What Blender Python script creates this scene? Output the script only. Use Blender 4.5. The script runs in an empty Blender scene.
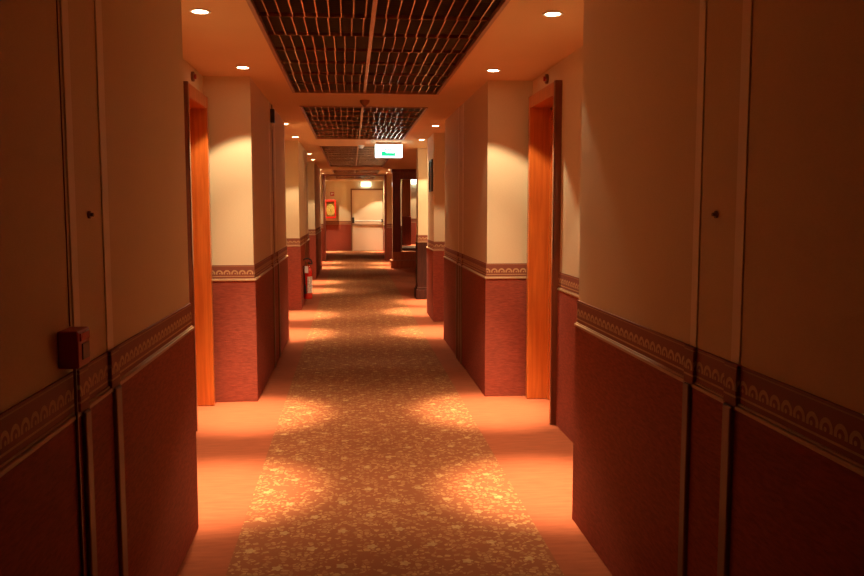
import bpy, bmesh, math, random
from mathutils import Vector, Matrix
random.seed(4)
PI = math.pi
C = bpy.context.scene.collection
sc = bpy.context.scene

# ------------------------------------------------------------------ materials
def newmat(name):
    m = bpy.data.materials.new(name); m.use_nodes = True
    return m, m.node_tree.nodes, m.node_tree.links, m.node_tree.nodes['Principled BSDF']

def plain(name, col, rough=.6, metal=0, spec=.5, var=0, scale=20, stretch=(1, 1, 1), bump=0, coat=0, emit=None, es=0):
    m, N, L, P = newmat(name)
    P.inputs['Base Color'].default_value = (*col, 1)
    P.inputs['Roughness'].default_value = rough
    P.inputs['Metallic'].default_value = metal
    P.inputs['Specular IOR Level'].default_value = spec
    P.inputs['Coat Weight'].default_value = coat
    if emit:
        P.inputs['Emission Color'].default_value = (*emit, 1)
        P.inputs['Emission Strength'].default_value = es
    if var or bump:
        tc = N.new('ShaderNodeTexCoord'); mp = N.new('ShaderNodeMapping'); no = N.new('ShaderNodeTexNoise')
        mp.inputs['Scale'].default_value = stretch
        no.inputs['Scale'].default_value = scale; no.inputs['Detail'].default_value = 5
        L.new(tc.outputs['Object'], mp.inputs[0]); L.new(mp.outputs[0], no.inputs['Vector'])
        if var:
            r = N.new('ShaderNodeValToRGB')
            r.color_ramp.elements[0].position = .3; r.color_ramp.elements[1].position = .7
            r.color_ramp.elements[0].color = (*[c * (1 - var) for c in col], 1)
            r.color_ramp.elements[1].color = (*[min(1, c * (1 + var)) for c in col], 1)
            L.new(no.outputs['Fac'], r.inputs[0]); L.new(r.outputs[0], P.inputs['Base Color'])
        if bump:
            b = N.new('ShaderNodeBump'); b.inputs['Strength'].default_value = bump; b.inputs['Distance'].default_value = .002
            L.new(no.outputs['Fac'], b.inputs['Height']); L.new(b.outputs[0], P.inputs['Normal'])
    return m

CREAM = (.66, .515, .31)
RED = (.28, .055, .027)
M = {}
M['wall'] = plain('cream woven wallpaper', CREAM, .75, var=.035, scale=6, stretch=(12, 12, 60), bump=.25, spec=.3)
M['dado'] = plain('brick red fabric wall covering', RED, .8, var=.2, scale=9, stretch=(3, 3, 14), bump=.5, spec=.25)
M['ceil'] = plain('painted plaster ceiling', (.72, .47, .26), .8, var=.02, scale=3, spec=.2)
M['rail'] = plain('gold cream rail moulding', (.42, .23, .105), .5)
M['plenum'] = plain('dark void above the grilles', (.012, .009, .007), 1, spec=0)
M['copper'] = plain('copper tinted metal strip', (.80, .42, .22), .26, metal=1)
M['frame_copper'] = plain('brown painted metal edge', (.36, .15, .07), .4, metal=.6)
M['blade'] = plain('dark bronze louvre blade', (.17, .09, .045), .45, metal=.25)
M['white'] = plain('white plastic', (.8, .78, .74), .4)
M['trimw'] = plain('white lamp ring', (.85, .82, .76), .35)
M['black'] = plain('black plastic', (.015, .014, .013), .35)
M['redp'] = plain('red plastic', (.34, .008, .008), .4)
M['redm'] = plain('red lacquered steel', (.62, .02, .012), .22, coat=.5)
M['chrome'] = plain('brushed steel', (.75, .72, .68), .25, metal=1)
M['brass'] = plain('brass', (.75, .5, .2), .25, metal=1)
M['doorc'] = plain('pale beige painted door', (.82, .66, .47), .5)
M['strip_c'] = plain('cream painted batten', (.80, .68, .48), .6)
M['strip_b'] = plain('brown painted batten', (.20, .08, .035), .5)
M['green'] = plain('green sign print', (.01, .5, .22), .5, emit=(.01, .85, .38), es=1)
M['mint'] = plain('mint sign print', (.4, .9, .7), .5, emit=(.22, .85, .58), es=1)
M['greygreen'] = plain('dark sign print', (.1, .3, .2), .5, emit=(.10, .40, .25), es=.8)
M['lit'] = plain('lit sign face', (.9, .95, .9), .5, emit=(.80, 1, .90), es=7)
M['litfar'] = plain('lit sign face far', (.9, .95, .9), .5, emit=(.80, 1, .90), es=7)
M['lamp'] = plain('glowing halogen lamp', (1, .9, .7), .5, emit=(1, .72, .42), es=40)
M['sconce'] = plain('glowing yellow shade', (1, .8, .3), .5, emit=(1, .72, .18), es=6)
M['paper'] = plain('printed white label', (.62, .56, .48), .6, var=.4, scale=45)
M['photo'] = plain('dark print', (.10, .055, .035), .4, var=.6, scale=9)
M['olive'] = plain('olive cabinet interior', (.30, .24, .03), .35, var=.5, scale=14)
M['hose'] = plain('yellow flat hose', (.72, .55, .12), .6)
M['rug'] = plain('pale rug', (.75, .6, .45), .9, var=.2, scale=20)

def wood(name, c1, c2, rough=.28, coat=.3):
    m, N, L, P = newmat(name)
    tc = N.new('ShaderNodeTexCoord'); mp = N.new('ShaderNodeMapping'); no = N.new('ShaderNodeTexNoise'); r = N.new('ShaderNodeValToRGB')
    mp.inputs['Scale'].default_value = (22, 22, 1.3)
    no.inputs['Scale'].default_value = 2; no.inputs['Detail'].default_value = 6; no.inputs['Distortion'].default_value = .6
    r.color_ramp.elements[0].position = .35; r.color_ramp.elements[1].position = .68
    r.color_ramp.elements[0].color = (*c1, 1); r.color_ramp.elements[1].color = (*c2, 1)
    L.new(tc.outputs['Object'], mp.inputs[0]); L.new(mp.outputs[0], no.inputs['Vector'])
    L.new(no.outputs['Fac'], r.inputs[0]); L.new(r.outputs[0], P.inputs['Base Color'])
    P.inputs['Roughness'].default_value = rough; P.inputs['Coat Weight'].default_value = coat; P.inputs['Specular IOR Level'].default_value = .5 if coat else .15
    return m
M['wood'] = wood('cherry wood door frame', (.45, .095, .014), (.58, .145, .022))
M['dwood'] = wood('dark mahogany', (.16, .03, .014), (.27, .05, .02))
M['casing'] = wood('shade-darkened casing edge', (.15, .035, .012), (.22, .05, .018), .3)  # frame wood darkened in colour for its unlit outer edge
M['wenge'] = wood('dark brown pier cladding', (.045, .012, .006), (.075, .02, .01), .75, 0)
M['mwood'] = wood('mid brown step wood', (.42, .13, .05), (.55, .19, .08), .35)

# node helper
class G:
    def __init__(s, m): s.N = m.node_tree.nodes; s.L = m.node_tree.links
    def m(s, op, a, b=None, c=None):
        n = s.N.new('ShaderNodeMath'); n.operation = op
        for i, v in enumerate((a, b, c)):
            if v is None: continue
            if isinstance(v, (int, float)): n.inputs[i].default_value = v
            else: s.L.new(v, n.inputs[i])
        return n.outputs[0]
    def mix(s, f, a, b):
        n = s.N.new('ShaderNodeMix'); n.data_type = 'RGBA'
        for k, v in ((0, f), (6, a), (7, b)):
            if isinstance(v, tuple): n.inputs[k].default_value = (*v, 1)
            elif isinstance(v, (int, float)): n.inputs[k].default_value = v
            else: s.L.new(v, n.inputs[k])
        return n.outputs[2]

def border_mat():
    m, N, L, P = newmat('patterned wallpaper border'); g = G(m)
    tc = N.new('ShaderNodeTexCoord'); sx = N.new('ShaderNodeSeparateXYZ'); L.new(tc.outputs['Object'], sx.inputs[0])
    ge = N.new('ShaderNodeNewGeometry'); sn = N.new('ShaderNodeSeparateXYZ'); L.new(ge.outputs['Normal'], sn.inputs[0])
    side = g.m('GREATER_THAN', g.m('ABSOLUTE', sn.outputs[0]), .5)
    u = g.m('ADD', g.m('MULTIPLY', side, sx.outputs[1]), g.m('MULTIPLY', g.m('SUBTRACT', 1, side), sx.outputs[0]))
    z = sx.outputs[2]
    t = g.m('SUBTRACT', g.m('FRACT', g.m('DIVIDE', u, .054)), .5)
    v = g.m('DIVIDE', g.m('SUBTRACT', z, .938), .054)
    d = g.m('SQRT', g.m('ADD', g.m('MULTIPLY', t, t), g.m('MULTIPLY', v, v)))
    ring = g.m('MULTIPLY', g.m('LESS_THAN', g.m('ABSOLUTE', g.m('SUBTRACT', d, .36)), .10), g.m('GREATER_THAN', v, -.12))
    dot = g.m('LESS_THAN', g.m('SQRT', g.m('ADD', g.m('POWER', g.m('SUBTRACT', t, .06), 2), g.m('POWER', g.m('SUBTRACT', v, -.02), 2))), .10)
    line = g.m('LESS_THAN', g.m('ABSOLUTE', g.m('SUBTRACT', z, .917)), .0028)
    line2 = g.m('LESS_THAN', g.m('ABSOLUTE', g.m('SUBTRACT', z, .990)), .0018)
    k = g.m('MINIMUM', 1, g.m('ADD', g.m('ADD', ring, dot), g.m('ADD', line, g.m('MULTIPLY', line2, .5))))
    no = N.new('ShaderNodeTexNoise'); no.inputs['Scale'].default_value = 60; L.new(tc.outputs['Object'], no.inputs['Vector'])
    k2 = g.m('MULTIPLY', k, g.m('ADD', .45, g.m('MULTIPLY', no.outputs['Fac'], .7)))
    L.new(g.mix(k2, (.22, .055, .024), (.56, .33, .14)), P.inputs['Base Color'])
    P.inputs['Roughness'].default_value = .7
    return m
M['border'] = border_mat()

def carpet_plain():
    m = plain('plain terracotta carpet', (.265, .063, .024), .95, var=.12, scale=7, stretch=(1, 6, 1), bump=.4, spec=.1)
    return m
M['carpet'] = carpet_plain()

def carpet_pattern():
    m, N, L, P = newmat('gold flowered carpet'); g = G(m)
    tc = N.new('ShaderNodeTexCoord'); sx = N.new('ShaderNodeSeparateXYZ'); L.new(tc.outputs['Object'], sx.inputs[0])
    no = N.new('ShaderNodeTexNoise'); no.inputs['Scale'].default_value = 30; no.inputs['Detail'].default_value = 2.5
    L.new(tc.outputs['Object'], no.inputs['Vector'])
    # slightly warped leaf cells
    off = N.new('ShaderNodeVectorMath'); off.operation = 'MULTIPLY_ADD'
    off.inputs[1].default_value = (.02, .02, 0); L.new(no.outputs['Color'], off.inputs[0]); L.new(tc.outputs['Object'], off.inputs[2])
    vo = N.new('ShaderNodeTexVoronoi'); vo.feature = 'DISTANCE_TO_EDGE'; vo.inputs['Scale'].default_value = 44
    L.new(off.outputs[0], vo.inputs['Vector'])
    vc = N.new('ShaderNodeTexVoronoi'); vc.inputs['Scale'].default_value = 44; L.new(off.outputs[0], vc.inputs['Vector'])
    sc_ = N.new('ShaderNodeSeparateColor'); L.new(vc.outputs['Color'], sc_.inputs[0])
    leaf = g.m('MULTIPLY', g.m('GREATER_THAN', vo.outputs['Distance'], .10), g.m('GREATER_THAN', sc_.outputs[0], .42))
    # lattice of larger flowers
    a = g.m('DIVIDE', sx.outputs[0], .25); b = g.m('DIVIDE', sx.outputs[1], .36)
    def lat(ox, oy):
        fx = g.m('MULTIPLY', g.m('SUBTRACT', g.m('FRACT', g.m('ADD', a, ox)), .5), .25)
        fy = g.m('MULTIPLY', g.m('SUBTRACT', g.m('FRACT', g.m('ADD', b, oy)), .5), .36)
        r = g.m('SQRT', g.m('ADD', g.m('MULTIPLY', fx, fx), g.m('MULTIPLY', fy, fy)))
        an = g.m('ARCTAN2', fy, fx)
        rad = g.m('ADD', .020, g.m('MULTIPLY', g.m('COSINE', g.m('MULTIPLY', an, 5)), .004))
        return g.m('LESS_THAN', r, rad)
    fl = g.m('MAXIMUM', lat(.2, .1), lat(.7, .6))
    f2 = g.m('MULTIPLY', leaf, g.m('ADD', .25, g.m('MULTIPLY', sc_.outputs[1], .55)))
    col = g.mix(f2, (.205, .060, .022), (.37, .175, .06))
    col = g.mix(g.m('MULTIPLY', fl, .45), col, (.46, .28, .11))
    L.new(col, P.inputs['Base Color'])
    P.inputs['Roughness'].default_value = .95; P.inputs['Specular IOR Level'].default_value = .1
    return m
M['pattern'] = carpet_pattern()

# ------------------------------------------------------------------ mesh helpers
def box(bm, x0, x1, y0, y1, z0, z1):
    r = bmesh.ops.create_cube(bm, size=1)
    for v in r['verts']:
        v.co = Vector(((x0 + x1) / 2 + v.co.x * (x1 - x0), (y0 + y1) / 2 + v.co.y * (y1 - y0), (z0 + z1) / 2 + v.co.z * (z1 - z0)))
    return r['verts']

def cyl(bm, p, q, r, seg=20, r2=None):
    p, q = Vector(p), Vector(q); d = q - p
    res = bmesh.ops.create_cone(bm, cap_ends=True, segments=seg, radius1=r, radius2=r if r2 is None else r2, depth=d.length)
    rot = d.to_track_quat('Z', 'Y').to_matrix().to_4x4()
    bmesh.ops.transform(bm, matrix=Matrix.Translation((p + q) / 2) @ rot, verts=res['verts'])
    return res['verts']

def lathe(bm, prof, seg=28, mat=None):
    rings = []
    for r, z in prof:
        rings.append([bm.verts.new((r * math.cos(2 * PI * i / seg), r * math.sin(2 * PI * i / seg), z)) for i in range(seg)])
    for a, b in zip(rings, rings[1:]):
        for i in range(seg):
            bm.faces.new((a[i], a[(i + 1) % seg], b[(i + 1) % seg], b[i]))
    bm.faces.new(rings[0][::-1]); bm.faces.new(rings[-1])
    if mat: bmesh.ops.transform(bm, matrix=mat, verts=[v for r in rings for v in r])

def tube(bm, pts, r, seg=10):
    pts = [Vector(p) for p in pts]; rings = []
    for i, p in enumerate(pts):
        t = (pts[min(i + 1, len(pts) - 1)] - pts[max(i - 1, 0)]).normalized()
        up = Vector((1, 0, 0)) if abs(t.x) < .9 else Vector((0, 1, 0))
        a = t.cross(up).normalized(); b = t.cross(a)
        rings.append([bm.verts.new(p + r * (a * math.cos(2 * PI * k / seg) + b * math.sin(2 * PI * k / seg))) for k in range(seg)])
    for a, b in zip(rings, rings[1:]):
        for k in range(seg): bm.faces.new((a[k], a[(k + 1) % seg], b[(k + 1) % seg], b[k]))
    bm.faces.new(rings[0][::-1]); bm.faces.new(rings[-1])

def obj(name, bm, mat, parent=None, bevel=0, smooth=False, label=None):
    bmesh.ops.recalc_face_normals(bm, faces=bm.faces)
    me = bpy.data.meshes.new(name); bm.to_mesh(me); bm.free()
    me.materials.append(M[mat] if isinstance(mat, str) else mat)
    o = bpy.data.objects.new(name, me); C.objects.link(o)
    if smooth:
        for p in me.polygons: p.use_smooth = True
        try: me.set_sharp_from_angle(angle=math.radians(35))
        except Exception: pass
    if bevel:
        b = o.modifiers.new('bevel', 'BEVEL'); b.width = bevel; b.segments = 2; b.limit_method = 'ANGLE'
    if parent:
        o.parent = parent; o.matrix_parent_inverse = Matrix.Translation(-parent.location) if parent.type == 'EMPTY' else Matrix.Identity(4)
    if label: o['label'] = label
    return o

def B(*bs):
    bm = bmesh.new()
    for b in bs: box(bm, *b)
    return bm

def thing(name, label, cat, loc=(0, 0, 0), group=None):
    o = bpy.data.objects.new(name, None); C.objects.link(o); o.location = loc; o.empty_display_size = .1
    o['label'] = label; o['category'] = cat
    if group: o['group'] = group
    return o

def struct(o):
    o['kind'] = 'structure'; return o

# ------------------------------------------------------------------ dimensions
H = 2.33
XL1, XL2, XL3, XL4 = -.693, -.702, -.712, -.715
XR = .998
RL, RR = -1.03, 1.327          # side walls of the recesses
END = 28.45

# ------------------------------------------------------------------ floor and ceiling
fl = struct(obj('floor', B((-2.2, 4.5, -9, 29, -.12, 0)), 'carpet'))
obj('carpet_runner', B((-.49, .80, -8.9, END - .02, 0, .004)), 'pattern', fl, label='gold flowered carpet strip down the middle of the corridor')

GX0, GX1 = -.457, .714
GR = [(3.33, 6.90, 8), (7.80, 11.37, 8), (12.70, 18.6, 13), (20.3, 22.4, 5), (23.5, 26.0, 5)]
ys = [-9] + [v for g in GR for v in g[:2]] + [29]
bxs = [(-2.2, GX0, -9, 29, H, 2.7), (GX1, 4.5, -9, 29, H, 2.7)]
for a, b in zip(ys[0::2], ys[1::2]): bxs.append((GX0, GX1, a, b, H, 2.7))
ce = struct(obj('ceiling', B(*bxs), 'ceil'))
obj('void_lining', B((-2.2, 4.5, -9, 29, 2.7, 2.8), *[(GX0 + .0005, GX0 + .006, a, b, H + .05, 2.7) for a, b, n in GR], *[(GX1 - .006, GX1 - .0005, a, b, H + .05, 2.7) for a, b, n in GR],
    *[(GX0, GX1, b - .006, b - .0005, H + .05, 2.7) for a, b, n in GR]), 'plenum', ce)

# ------------------------------------------------------------------ walls
def wall(name, x0, x1, y0, y1, ex, dado='dado', z0=0, z1=H, rail=True, zoff=0):
    """ex: which sides show: any of 'x' (low x), 'X' (high x), 'y', 'Y'"""
    def grow(e): return (x0 - (e if 'x' in ex else 0), x1 + (e if 'X' in ex else 0), y0 - (e if 'y' in ex else 0), y1 + (e if 'Y' in ex else 0))
    o = struct(obj(name, B((x0, x1, y0, y1, z0, z1)), 'wall'))
    if rail:
        obj('wainscot', B((*grow(.012), zoff, .884 + zoff)), dado, o, bevel=.002)
        obj('border_strip', B((*grow(.006), .884 + zoff, .998 + zoff)), 'border', o)
        obj('dado_rail', B((*grow(.016), .883 + zoff, .895 + zoff), (*grow(.010), .895 + zoff, .901 + zoff)), 'rail', o, bevel=.005)
    return o

DY = {'L1': (5.34, 6.06), 'R1': (5.28, 6.06)}
# left side
wall('wall_left', -1.6, XL1, .7, 3.66, 'XyY')
wall('wall_left', -1.6, RL, 3.66, 5.36, 'X')
wall('wall_left', -1.6, RL, 5.36, 6.04, '', z0=2.13, rail=False)
wall('wall_left', -1.6, RL, 6.04, 6.14, 'X')
wall('wall_left', -1.6, XL2, 6.14, 9.25, 'XyY')
wall('wall_left', -1.6, RL, 9.25, 11.74, 'X')
wall('wall_left', -1.6, XL3, 11.74, 14.2, 'XyY')
wall('wall_left', -1.6, RL, 14.2, 16.9, 'X')
wall('wall_left', -1.6, XL4, 16.9, 20.15, 'XyY')
wall('wall_left', -1.6, RL, 20.15, 23.0, 'X')
wall('wall_left', -1.6, -.75, 23.0, 23.25, 'XyY')
wall('wall_left', -1.6, -.87, 23.25, END, 'X')
wall('wall_left', -1.6, RL, -1.9, .7, 'X')
wall('wall_left', -1.6, XL1, -8.9, -1.9, 'XY')
# right side
wall('wall_right', XR, 1.9, .7, 3.61, 'xyY')
wall('wall_right', RR, 1.9, 3.61, 5.30, 'x')
wall('wall_right', RR, 1.9, 5.30, 6.04, '', z0=2.13, rail=False)
wall('wall_right', RR, 1.9, 6.04, 6.14, 'x')
wall('wall_right', XR, 1.9, 6.14, 8.95, 'xyY')
wall('wall_right', RR, 1.9, 8.95, 10.37, 'x')
wall('wall_right', 1.020, 1.9, 10.37, 11.23, 'xyY')
wall('wall_right', RR, 1.9, 11.23, 13.0, 'x')
wr4 = wall('wall_right', 1.032, 1.9, 13.0, 13.35, 'xyY', dado='wenge')
obj('base_moulding', B((1.0, 1.93, 12.96, 13.39, 0, .15), (1.013, 1.92, 12.975, 13.375, .15, .185)), 'wenge', wr4, bevel=.006)
wall('wall_right', 1.9, 4.3, 13.1, 13.35, 'Y')
wall('wall_right', 4.3, 4.5, 13.1, 26, 'x')
wall('wall_right', 1.13, 1.22, 20.31, 23.0, 'x')
wall('wall_right', .97, 4.3, 24.4, 24.6, '', rail=False)
wall('wall_right', .97, 1.3, 23.0, 23.25, 'xyY')
wall('wall_right', 1.08, 1.3, 23.25, END, 'x')
wall('wall_right', 1.22, 4.3, 24.2, 24.4, 'y', zoff=.13)
wall('wall_right', 2.67, 4.3, 19.8, 20.1, 'y')
wall('wall_right', RR, 1.9, -1.9, .7, 'x')
wall('wall_right', XR, 1.9, -8.9, -1.9, 'xY')
wall('wall_back', -1.6, 1.9, -9.0, -8.9, 'Y')
wall('wall_front', -1.6, 1.5, END, END + .2, 'y')

# portal casing at the far fire frame
pf = struct(obj('trim_1', B((-.75, -.69, 22.97, 23.28, 0, H), (.905, .965, 22.97, 23.28, 0, H), (-.69, .905, 22.97, 23.28, H - .035, H)), 'dwood', bevel=.004))

# vertical battens on the walls (pairs)
def batten(x, sgn, y0, y1, n):
    """round-edged batten with cream upper and brown lower half"""
    a, b = (x, x + sgn * .004) if sgn > 0 else (x + sgn * .004, x)
    c, d = (x, x + sgn * .024) if sgn > 0 else (x + sgn * .024, x)
    o = struct(obj('trim_%d' % n, B((a, b, y0, y1, .985, H)), 'strip_c', bevel=.003))
    obj('lower_batten', B((c, d, y0, y1, 0, .89)), 'strip_b', o, bevel=.006)
    e, f = (x, x + sgn * .016) if sgn > 0 else (x + sgn * .016, x)
    obj('border_wrap', B((e, f, y0 - .012, y1 + .012, .88, 1.0)), 'border', o, bevel=.003)
n = 2
for x, s, pr in ((XL1, 1, ((2.15, 2.20), (2.43, 2.49))), (XR, -1, ((2.055, 2.105), (2.33, 2.375))), (XL2, 1, ((7.46, 7.52), (7.98, 8.04))), (XR, -1, ((7.45, 7.50), (7.76, 7.81))),
                 (XL3, 1, ((12.9, 12.95), (13.3, 13.35)))):
    for y0, y1 in pr:
        batten(x, s, y0, y1, n); n += 1
# dark slot post on the left wall between the second pair
struct(obj('trim_%d' % n, B((XL2, XL2 + .007, 7.72, 7.78, 0, H)), 'strip_b', bevel=.004)); n += 1
struct(obj('trim_%d' % n, B((XR - .022, XR, 7.60, 7.66, 0, .885)), 'strip_b', bevel=.004)); n += 1

# ------------------------------------------------------------------ doors of the recesses
def side_door(num, sgn, wx, leafx, fx, y0, y1, top=2.205, cw=.085, label=None):
    """wx: wall face, fx: casing face, leafx: leaf face"""
    def bx(a, b, *r): return (min(a, b), max(a, b), *r)
    bk = leafx + sgn * .05
    root = struct(obj('door_%d' % num, B(bx(leafx, bk, y0 + cw, y1 - cw, 0.006, top - cw)), 'wood'))
    obj('door_frame', B(bx(fx, bk, y0, y0 + .055, 0, top), bx(fx, bk, y1 - .055, y1, 0, top), bx(fx, bk, y0 + .055, y1 - .055, top - .085, top)), 'wood', root, bevel=.006)
    obj('shaded_edge', B(bx(fx + sgn * .001, wx + sgn * .01, y0 - .007, y0 - .0005, 0, top), bx(fx + sgn * .001, wx + sgn * .01, y1 + .0005, y1 + .007, 0, top),
                        bx(fx - sgn * .004, fx, y0 - .007, y0 + .018, 0, top)), 'casing', root, bevel=.002, label='outer frame edge darkened as unlit')  # dark layer paints the shade on the frame's outer edges
    obj('door_stop', B(bx(leafx - sgn * .02, leafx, y0 + .055, y0 + cw + .01, 0, top - .085), bx(leafx - sgn * .02, leafx, y1 - cw - .01, y1 - .055, 0, top - .085),
                       bx(leafx - sgn * .02, leafx, y0 + .055, y1 - .055, top - cw - .02, top - .085)), 'wood', root)
    bm = bmesh.new(); hy = y0 + cw + .06
    cyl(bm, (leafx, hy, 1.02), (leafx - sgn * .05, hy, 1.02), .010); cyl(bm, (leafx - sgn * .045, hy - .005, 1.02), (leafx - sgn * .045, hy + .11, 1.02), .009)
    cyl(bm, (leafx, hy, 1.02), (leafx - sgn * .008, hy, 1.02), .026)
    obj('door_handle', bm, 'brass', root, smooth=True)
    return root
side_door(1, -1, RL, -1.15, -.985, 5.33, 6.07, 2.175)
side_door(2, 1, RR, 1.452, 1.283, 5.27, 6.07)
def flat_door(num, sgn, wx, y0, y1, top=2.19):
    def bx(a, b, *r): return (min(a, b), max(a, b), *r)
    root = struct(obj('door_%d' % num, B(bx(wx, wx - sgn * .02, y0 + .05, y1 - .05, .006, top - .05)), 'wood'))
    obj('door_frame', B(bx(wx, wx - sgn * .045, y0 - .03, y0 + .055, 0, top), bx(wx, wx - sgn * .045, y1 - .055, y1 + .03, 0, top), bx(wx, wx - sgn * .045, y0 + .055, y1 - .055, top - .085, top)), 'wood', root, bevel=.006)
flat_door(3, -1, RL, 9.75, 10.6)
flat_door(4, -1, RL, 15.2, 16.0)
flat_door(5, 1, RR, 9.3, 10.1)
flat_door(6, -1, RL, 21.0, 21.8)

# far end door with panic bar
dx0, dx1, dt = .035, 1.065, 2.03
d7 = struct(obj('door_7', B((dx0, dx1, END - .045, END, .005, dt)), 'doorc', bevel=.003))
obj('door_frame', B((dx0 - .045, dx0, END - .07, END, 0, dt + .05), (dx1, dx1 + .012, END - .07, END, 0, dt + .05), (dx0, dx1, END - .07, END, dt, dt + .05)), 'strip_b', d7, bevel=.004, label='brown door frame')
bm = bmesh.new(); cyl(bm, (dx0 + .08, END - .12, 1.0), (dx1 - .03, END - .12, 1.0), .022)
pb = obj('push_bar', bm, 'white', d7, smooth=True)
obj('bar_housing', B((dx0 + .0, dx0 + .07, END - .15, END - .045, .93, 1.12)), 'black', d7, bevel=.006)
obj('bar_housing', B((dx1 - .06, dx1, END - .14, END - .045, .95, 1.06)), 'black', d7, bevel=.006)
obj('bar_shadow', B((dx0, dx1, END - .049, END - .045, .86, .875)), 'strip_b', d7)  # dark strip painted as the shadow line below the push bar

# ------------------------------------------------------------------ ceiling grilles
gl = ['large metal louvre ceiling grille nearest the viewer', 'louvre ceiling grille just before the hanging exit sign',
      'long louvre ceiling grille just behind the hanging exit sign', 'short louvre ceiling grille before the dark far portal', 'small louvre ceiling grille in front of the far end door']
for gi, (y0, y1, rows) in enumerate(GR):
    t = thing('ceiling_grille', gl[gi], 'ceiling grille', ((GX0 + GX1) / 2, y0, H), 'ceiling grilles')
    cx = (GX0 + GX1) / 2 - .012
    e = .022
    obj('grille_frame', B((GX0, GX0 + e, y0, y1, H - .008, H + .05), (GX1 - e, GX1, y0, y1, H - .008, H + .05), (GX0 + e, GX1 - e, y0, y0 + e, H - .008, H + .05), (GX0 + e, GX1 - e, y1 - e, y1, H - .008, H + .05)), 'frame_copper', t, bevel=.002)
    obj('centre_bar', B((cx - .011, cx + .011, y0 + e, y1 - e, H - .002, H + .05)), 'copper', t, bevel=.001)
    rl = (y1 - y0 - 2 * e) / rows
    cb, lb, bl = bmesh.new(), bmesh.new(), bmesh.new()
    for r in range(rows):
        ya = y0 + e + r * rl; yb = ya + rl
        if r: box(cb, GX0 + e, GX1 - e, ya - .0015, ya + .0015, H + .000, H + .03)
        for half in (0, 1):
            xa, xb = (GX0 + e, cx - .011) if half == 0 else (cx + .011, GX1 - e)
            sp = .0585; off = random.uniform(-.012, .012)
            k = 0; x = xa + sp + off - .01 if half == 0 else xa + sp + off
            while x < xb - .02:
                box(lb, x - .0032, x + .0032, ya + .001, yb - .001, H + .001, H + .032)
                x += sp
        nb = 11
        for q in range(1, nb):
            y = ya + rl * q / nb
            box(bl, GX0 + e, GX1 - e, y - .0012, y + .0012, H + .012, H + .038)
    obj('cross_bars', cb, 'copper', t); obj('long_bars', lb, 'copper', t); obj('louvre_blades', bl, 'blade', t)

# ------------------------------------------------------------------ downlights
def make_downlight(loc, label):
    t = thing('downlight', label, 'downlight', loc, 'recessed ceiling downlights')
    x, y, z = loc
    bm = bmesh.new(); seg = 28
    prof = [(.036, 0.0), (.050, -.001), (.050, -.005), (.046, -.007), (.036, -.005), (.036, 0.0)]
    rings = [[bm.verts.new((r * math.cos(2 * PI * i / seg), r * math.sin(2 * PI * i / seg), zz)) for i in range(seg)] for r, zz in prof]
    for a, b in zip(rings, rings[1:]):
        for i in range(seg): bm.faces.new((a[i], a[(i + 1) % seg], b[(i + 1) % seg], b[i]))
    bmesh.ops.transform(bm, matrix=Matrix.Translation(loc), verts=bm.verts)
    obj('lamp_ring', bm, 'trimw', t, smooth=True)
    bm = bmesh.new(); cyl(bm, (x, y, z - .0045), (x, y, z - .001), .0355, 28)
    obj('lamp_face', bm, 'lamp', t)
    return t
LIGHT_COL = (1, .79, .51)
def spots(x, y, z, wide, hot, wang=96, hang=52):
    for nm, e, ang, bl in (('wide', wide, 94, .22), ('mid', wide * 2.0, 60, .9), ('hot', hot, 33, 1.0)):
        l = bpy.data.lights.new('lamp_' + nm, 'SPOT'); l.energy = e; l.color = LIGHT_COL
        l.spot_size = math.radians(ang); l.spot_blend = bl; l.shadow_soft_size = .028
        o = bpy.data.objects.new('lamp_' + nm, l); C.objects.link(o); o.location = (x, y, z - .009)
DL = [(-.700, 4.15, 'left downlight nearest the viewer above the first recess'), (.967, 4.04, 'right downlight nearest the viewer above the first recess'),
      (-.700, 5.73, 'left downlight before the first bright cream end wall'), (.960, 5.69, 'right downlight before the first bright cream end wall'),
      (-.712, 9.42, 'left downlight just past the wall with the small black bracket'), (.950, 9.48, 'right downlight just before the pier with the picture'),
      (-.710, 11.12, 'left downlight before the wall with the fire extinguisher'), (.953, 11.40, 'right downlight just past the pier with the picture'),
      (-.70, 14.5, 'left downlight just past the fire extinguisher wall'), (-.70, 16.15, 'left downlight, second past the fire extinguisher wall'),
      (-.71, 20.2, 'left downlight, farther from the dark far portal'), (.915, 20.25, 'right downlight beside the mahogany lobby portal'),
      (.915, 21.7, 'right downlight between the lobby portal and dark far portal'), (-.79, 27.75, 'left downlight near the red hose cabinet'),
      (.98, 27.75, 'right downlight near the far end door'), (1.86, 23.6, 'added unseen downlight for the raised lobby beyond the mahogany portal'),  # lobby lamp is added to light the cream wall there
      (-.71, 22.1, 'left downlight right before the dark far portal'),
      (1.19, 12.55, 'added unseen right downlight to light the dark-based pier'),  # added lamp, hidden by the picture pier, brightens the next pier face
      (2.6, 16.5, 'added unseen downlight for the side lobby beyond the dark pier')]  # added lamp out of view, lights the side lobby
WIDE, HOT = 84, 1200
first = None
for x, y, lab in DL:
    if first is None:
        first = make_downlight((x, y, H), lab)
    else:
        c = first.copy(); C.objects.link(c); c.location = (x, y, H); c['label'] = lab
        for ch in first.children:
            d = ch.copy(); C.objects.link(d); d.parent = c; d.matrix_parent_inverse = ch.matrix_parent_inverse.copy()
    k = 1.55 if 27 < y < 28 else 1      # the pair by the end door is brighter
    spots(x, y, H, WIDE * k, HOT * (1.3 if k > 1 else 1))

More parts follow.
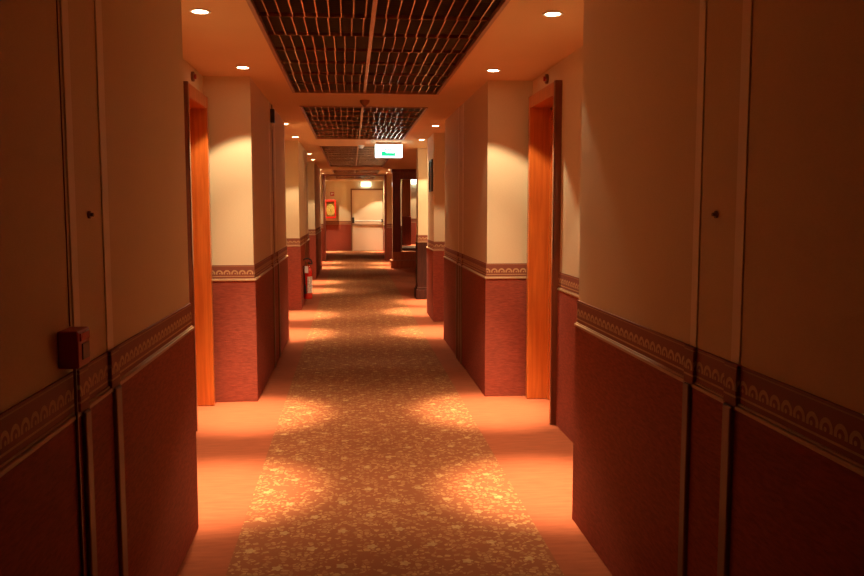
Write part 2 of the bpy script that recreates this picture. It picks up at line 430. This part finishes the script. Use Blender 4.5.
# ------------------------------------------------------------------ smoke detectors, sensors
def smoke(loc, lab, mat='white', r=.05):
    bm = bmesh.new(); x, y, z = loc
    lathe(bm, [(r, 0), (r, -.012), (r * .8, -.028), (r * .5, -.040), (r * .45, -.046)], 28, Matrix.Translation(loc))
    o = thing('smoke_detector', lab, 'smoke detector', loc)
    obj('sensor_body', bm, mat, o, smooth=True)
    bm = bmesh.new(); cyl(bm, (x, y, z - .046), (x, y, z - .052), r * .3); obj('sensor_cap', bm, 'black', o)
smoke((.125, 7.36, H), 'brown smoke detector on ceiling between first and second grille', 'frame_copper', r=.042)
smoke((.155, 12.5, H), 'white round smoke detector left of the hanging exit sign')
def round_lamp(x, y, z, sgn, lab):
    t = thing('wall_sensor', lab, 'sensor', (x, y, z))
    bm = bmesh.new(); cyl(bm, (x, y, z), (x - sgn * .018, y, z), .032, 24); obj('sensor_plate', bm, 'strip_b', t, bevel=.003)
    bm = bmesh.new(); cyl(bm, (x - sgn * .018, y, z), (x - sgn * .03, y, z), .016, 24); obj('sensor_dome', bm, 'redp', t)
round_lamp(RL, 5.72, 2.262, -1, 'small round sensor above the left door frame')
round_lamp(RR, 5.66, 2.272, 1, 'small round sensor above the right door frame')
def wall_stud(x, y, z, sgn, lab):
    bm = bmesh.new(); cyl(bm, (x, y, z), (x + sgn * .006, y, z), .010, 16); cyl(bm, (x + sgn * .006, y, z), (x + sgn * .014, y, z), .005, 12)
    o = obj('wall_stud', bm, 'strip_b'); o['label'] = lab; o['category'] = 'wall fixing'
wall_stud(XL1, 2.31, 1.385, 1, 'small brown stud on left wall above the red alarm box')
wall_stud(XR, 2.225, 1.385, -1, 'small brown stud on near right wall between two battens')
# black bracket high on left wall
t = thing('door_closer', 'small dark bracket high on the second left wall', 'bracket', (XL2, 7.66, 2.2))
obj('closer_body', B((XL2, XL2 + .035, 7.62, 7.70, 2.16, 2.28)), 'black', t, bevel=.004)
obj('closer_arm', B((XL2 + .004, XL2 + .02, 7.64, 7.66, 2.10, 2.17)), 'chrome', t, bevel=.002)

# ------------------------------------------------------------------ near-left alarm box and conduit
ab = thing('fire_alarm_box', 'red fire alarm box with black window on near left wall', 'alarm box', (XL1, 2.07, 1.02))
obj('box_body', B((XL1, -.645, 2.035, 2.125, 1.022, 1.112)), 'redp', ab, bevel=.004)
obj('alarm_window', B((-.6455, -.642, 2.062, 2.112, 1.040, 1.078)), 'black', ab)
obj('cover_frame', B((-.645, -.642, 2.05, 2.115, 1.086, 1.104)), 'redm', ab)
cd = obj('cable_conduit', B((XL1, XL1 + .003, 2.125, 2.1285, 1.112, H), (XL1 + .013, XL1 + .020, 2.100, 2.107, 0, 1.022)), 'strip_b', bevel=.001)
cd['label'] = 'thin dark cable running down to the red alarm box'; cd['category'] = 'cable'

# ------------------------------------------------------------------ picture on the right pier
pc = thing('picture_frame', 'small dark framed picture on the narrow right pier', 'picture', (1.02, 10.67, 1.8))
obj('frame', B(*[(1.0, 1.020, *q) for q in ((10.48, 10.86, 1.62, 1.645), (10.48, 10.86, 1.99, 2.015), (10.48, 10.505, 1.645, 1.99), (10.835, 10.86, 1.645, 1.99))]), 'black', pc, bevel=.002)
obj('print', B((1.010, 1.020, 10.505, 10.835, 1.645, 1.99)), 'photo', pc)

# ------------------------------------------------------------------ fire extinguisher
ex, ey, ez = -.642, 12.42, .085
fe = thing('fire_extinguisher', 'red fire extinguisher with white label hung low on left wall', 'fire extinguisher', (ex, ey, ez))
T = Matrix.Translation((ex, ey, ez))
bm = bmesh.new()
lathe(bm, [(.055, 0), (.064, .008), (.066, .03), (.066, .40), (.060, .435), (.045, .46), (.024, .475), (.020, .49)], 32, T)
obj('cylinder_body', bm, 'redm', fe, smooth=True)
bm = bmesh.new(); cyl(bm, (ex, ey, ez + .488), (ex, ey, ez + .53), .018, 16); box(bm, ex - .02, ex + .03, ey - .012, ey + .012, ez + .515, ez + .54)
obj('valve', bm, 'brass', fe)
bm = bmesh.new(); box(bm, ex - .01, ex + .085, ey - .010, ey + .010, ez + .555, ez + .565)
box(bm, ex - .01, ex + .075, ey - .010, ey + .010, ez + .53, ez + .54); box(bm, ex - .012, ex - .002, ey - .010, ey + .010, ez + .53, ez + .565)
obj('handle', bm, 'redp', fe, bevel=.003)
bm = bmesh.new()
pts = [(ex + .01, ey - .02, ez + .53)]
for k in range(0, 19):
    a = math.radians(-10 + k * 14)
    pts.append((ex - .004 + .072 * math.cos(a), ey - .05, ez + .525 + .072 * math.sin(a)))
pts += [(ex - .058, ey - .055, ez + .43), (ex - .045, ey - .06, ez + .33), (ex - .035, ey - .065, ez + .2)]
tube(bm, pts, .0095, 10); obj('hose', bm, 'black', fe, smooth=True)
bm = bmesh.new(); cyl(bm, (ex - .035, ey - .065, ez + .2), (ex - .030, ey - .067, ez + .08), .012, 14, .018); obj('nozzle', bm, 'black', fe)
def curved(bm, r, a0, a1, z0, z1, n=12):
    vs = [[bm.verts.new((ex + r * math.cos(a0 + (a1 - a0) * i / n), ey + r * math.sin(a0 + (a1 - a0) * i / n), z)) for i in range(n + 1)] for z in (z0, z1)]
    for i in range(n): bm.faces.new((vs[0][i], vs[0][i + 1], vs[1][i + 1], vs[1][i]))
bm = bmesh.new(); curved(bm, .0672, math.radians(-92), math.radians(-8), ez + .09, ez + .33); obj('printed_label', bm, 'paper', fe)
obj('inspection_tag', B((ex - .038, ex + .012, ey - .075, ey - .072, ez + .385, ez + .485)), 'white', fe)
obj('wall_hook', B((XL3, ex - .03, ey - .012, ey + .012, ez + .35, ez + .39)), 'black', fe)

# ------------------------------------------------------------------ hanging exit sign
def exit_sign(x0, x1, y, z0, z1, lab, face='lit', hang=True, glow=3.0):
    t = thing('exit_sign', lab, 'exit sign', ((x0 + x1) / 2, y, z1))
    w, h = x1 - x0, z1 - z0
    obj('sign_box', B((x0, x1, y, y + .045, z0, z1)), face, t, bevel=.006)
    yf = y - .002
    def r(a, b, c, d): return (x0 + a * w, x0 + b * w, yf, y + .001, z0 + c * h, z0 + d * h)
    # running figure, door and arrow drawn as flat prints
    obj('green_field', B(r(.22, .74, .10, .36), r(.22, .40, .36, .48)), 'green', t)
    obj('pale_field', B(r(.30, .68, .50, .66)), 'mint', t)
    for q in ((.06, .11, .32, .70), (.06, .20, .12, .24), (.90, .93, .12, .74), (.72, .75, .14, .68)): obj('side_mark', B(r(*q)), 'greygreen', t)
    if hang:
        obj('mount', B((x0 + .01, x1 - .01, y + .005, y + .04, z1, H)), 'frame_copper', t)
    return t
exit_sign(.345, .722, 11.88, 2.118, 2.298, 'glowing green and white exit sign hanging from the ceiling')
exit_sign(.36, .66, END - .06, 2.16, 2.28, 'small glowing exit sign above the far end door', face='litfar', hang=False)
exit_sign(1.72, 1.92, 24.10, 2.12, 2.25, 'tiny green exit sign inside the raised lobby', hang=False, glow=.2)

# ------------------------------------------------------------------ far wall: hose cabinet and red sign
hc = thing('fire_hose_cabinet', 'red fire hose cabinet with glass window on far end wall', 'hose cabinet', (-.69, END, 1.4))
hx0, hx1, hz0, hz1, hy = -.86, -.50, 1.09, 1.71, END - .17
obj('cabinet_body', B((hx0, hx0 + .03, hy, END, hz0, hz1), (hx1 - .03, hx1, hy, END, hz0, hz1), (hx0, hx1, hy, END, hz0, hz0 + .03), (hx0, hx1, hy, END, hz1 - .03, hz1)), 'redm', hc, bevel=.004)
obj('back_panel', B((hx0 + .03, hx1 - .03, END - .03, END, hz0 + .03, hz1 - .03)), 'olive', hc)
bm = bmesh.new(); pts = []
for k in range(0, 73):
    a = k * .35; rr = .02 + .0022 * k / 1.2
    pts.append((-.68 + rr * math.cos(a) * .95, END - .08 - .0003 * k, 1.38 + rr * math.sin(a) * 1.3))
tube(bm, pts, .012, 8); obj('coiled_hose', bm, 'hose', hc, smooth=True)
obj('door_rim', B((hx0 + .0, hx0 + .045, hy - .012, hy, hz0, hz1), (hx1 - .045, hx1, hy - .012, hy, hz0, hz1), (hx0 + .045, hx1 - .045, hy - .012, hy, hz0, hz0 + .06), (hx0 + .045, hx1 - .045, hy - .012, hy, hz1 - .06, hz1)), 'redm', hc, bevel=.004)
sg = thing('fire_sign', 'small square red fire sign above the hose cabinet', 'sign', (-.61, END, 1.9))
obj('sign_panel', B((-.685, -.555, END - .03, END - .0, 1.83, 1.965)), 'redp', sg, bevel=.002)
obj('sign_print', B((-.655, -.615, END - .033, END - .03, 1.875, 1.935), (-.605, -.575, END - .033, END - .03, 1.90, 1.925)), 'white', sg)

# ------------------------------------------------------------------ mahogany lobby portal
pt = thing('lobby_portal', 'dark mahogany portal with two wooden steps leading to raised lobby', 'portal', (1.8, 19.9, 0))
obj('portal_post', B((.975, 1.165, 19.88, 20.12, .385, 2.10)), 'dwood', pt, bevel=.008)
obj('portal_post', B((2.42, 2.61, 19.88, 20.12, .385, 2.10)), 'dwood', pt, bevel=.008)
obj('portal_header', B((.975, 2.61, 19.88, 20.12, 2.10, H - .002), (.955, 2.63, 19.85, 20.12, 2.26, H - .002)), 'dwood', pt, bevel=.008)
obj('lower_step', B((.935, 2.65, 19.84, 20.3, 0, .185), (.925, 2.66, 19.825, 20.3, .165, .19)), 'mwood', pt, bevel=.006)
obj('upper_step', B((.975, 2.6, 20.0, 20.3, .19, .385), (1.165, 2.42, 19.96, 20.3, .36, .39)), 'mwood', pt, bevel=.006)
struct(obj('floor', B((1.22, 4.3, 20.301, 24.2, 0, .388)), 'carpet'))
cl = thing('lobby_column', 'dark wooden column standing inside the raised lobby', 'column', (1.53, 23.6, .388))
obj('column_shaft', B((1.38, 1.66, 23.5, 23.8, 1.2, H)), 'mwood', cl, bevel=.02)
obj('column_base', B((1.365, 1.675, 23.485, 23.815, .388, 1.2)), 'dwood', cl, bevel=.02)
bm = bmesh.new(); bmesh.ops.create_circle(bm, cap_ends=True, segments=40, radius=1)
bmesh.ops.transform(bm, matrix=Matrix.Translation((1.75, 22.0, .396)) @ Matrix.Diagonal((.45, .8, 1, 1)), verts=bm.verts)
r_ = bmesh.ops.extrude_face_region(bm, geom=bm.faces[:]); bmesh.ops.translate(bm, vec=(0, 0, -.008), verts=[g for g in r_['geom'] if isinstance(g, bmesh.types.BMVert)])
rg = obj('rug', bm, 'rug'); rg['label'] = 'pale oval rug on the raised lobby floor'; rg['category'] = 'rug'
ws = thing('wall_light', 'small yellow wall light inside the mahogany portal', 'wall light', (1.22, 21, 2.1))
obj('light_shade', B((1.222, 1.262, 20.97, 21.03, 2.02, 2.19)), 'sconce', ws, bevel=.008)
obj('light_mount', B((1.22, 1.25, 20.98, 21.02, 1.99, 2.02)), 'brass', ws)

# ------------------------------------------------------------------ world, camera, view
w = bpy.data.worlds.new('world'); sc.world = w; w.use_nodes = True
w.node_tree.nodes['Background'].inputs[0].default_value = (0, 0, 0, 1)
w.node_tree.nodes['Background'].inputs[1].default_value = 0
f = 840
th = math.atan(79 / f); ps = math.atan(81 / f * math.cos(th))
Fv = Vector((math.sin(ps) * math.cos(th), math.cos(ps) * math.cos(th), -math.sin(th)))
Rv = Vector((math.cos(ps), -math.sin(ps), 0)); Uv = Rv.cross(Fv)
cam = bpy.data.cameras.new('camera'); cam.lens = 36 * f / 864; cam.sensor_width = 36; cam.clip_start = .05
co = bpy.data.objects.new('camera', cam); C.objects.link(co)
co.matrix_world = Matrix(((Rv.x, Uv.x, -Fv.x, 0), (Rv.y, Uv.y, -Fv.y, 0), (Rv.z, Uv.z, -Fv.z, 1.4), (0, 0, 0, 1)))
sc.camera = co
sc.view_settings.view_transform = 'Standard'; sc.view_settings.look = 'None'; sc.view_settings.gamma = 1
sc.view_settings.use_curve_mapping = False; sc.view_settings.exposure = 0
sc.cycles.max_bounces = 12; sc.cycles.diffuse_bounces = 8; sc.cycles.glossy_bounces = 4
sc.cycles.use_denoising = True; sc.cycles.sample_clamp_indirect = 6
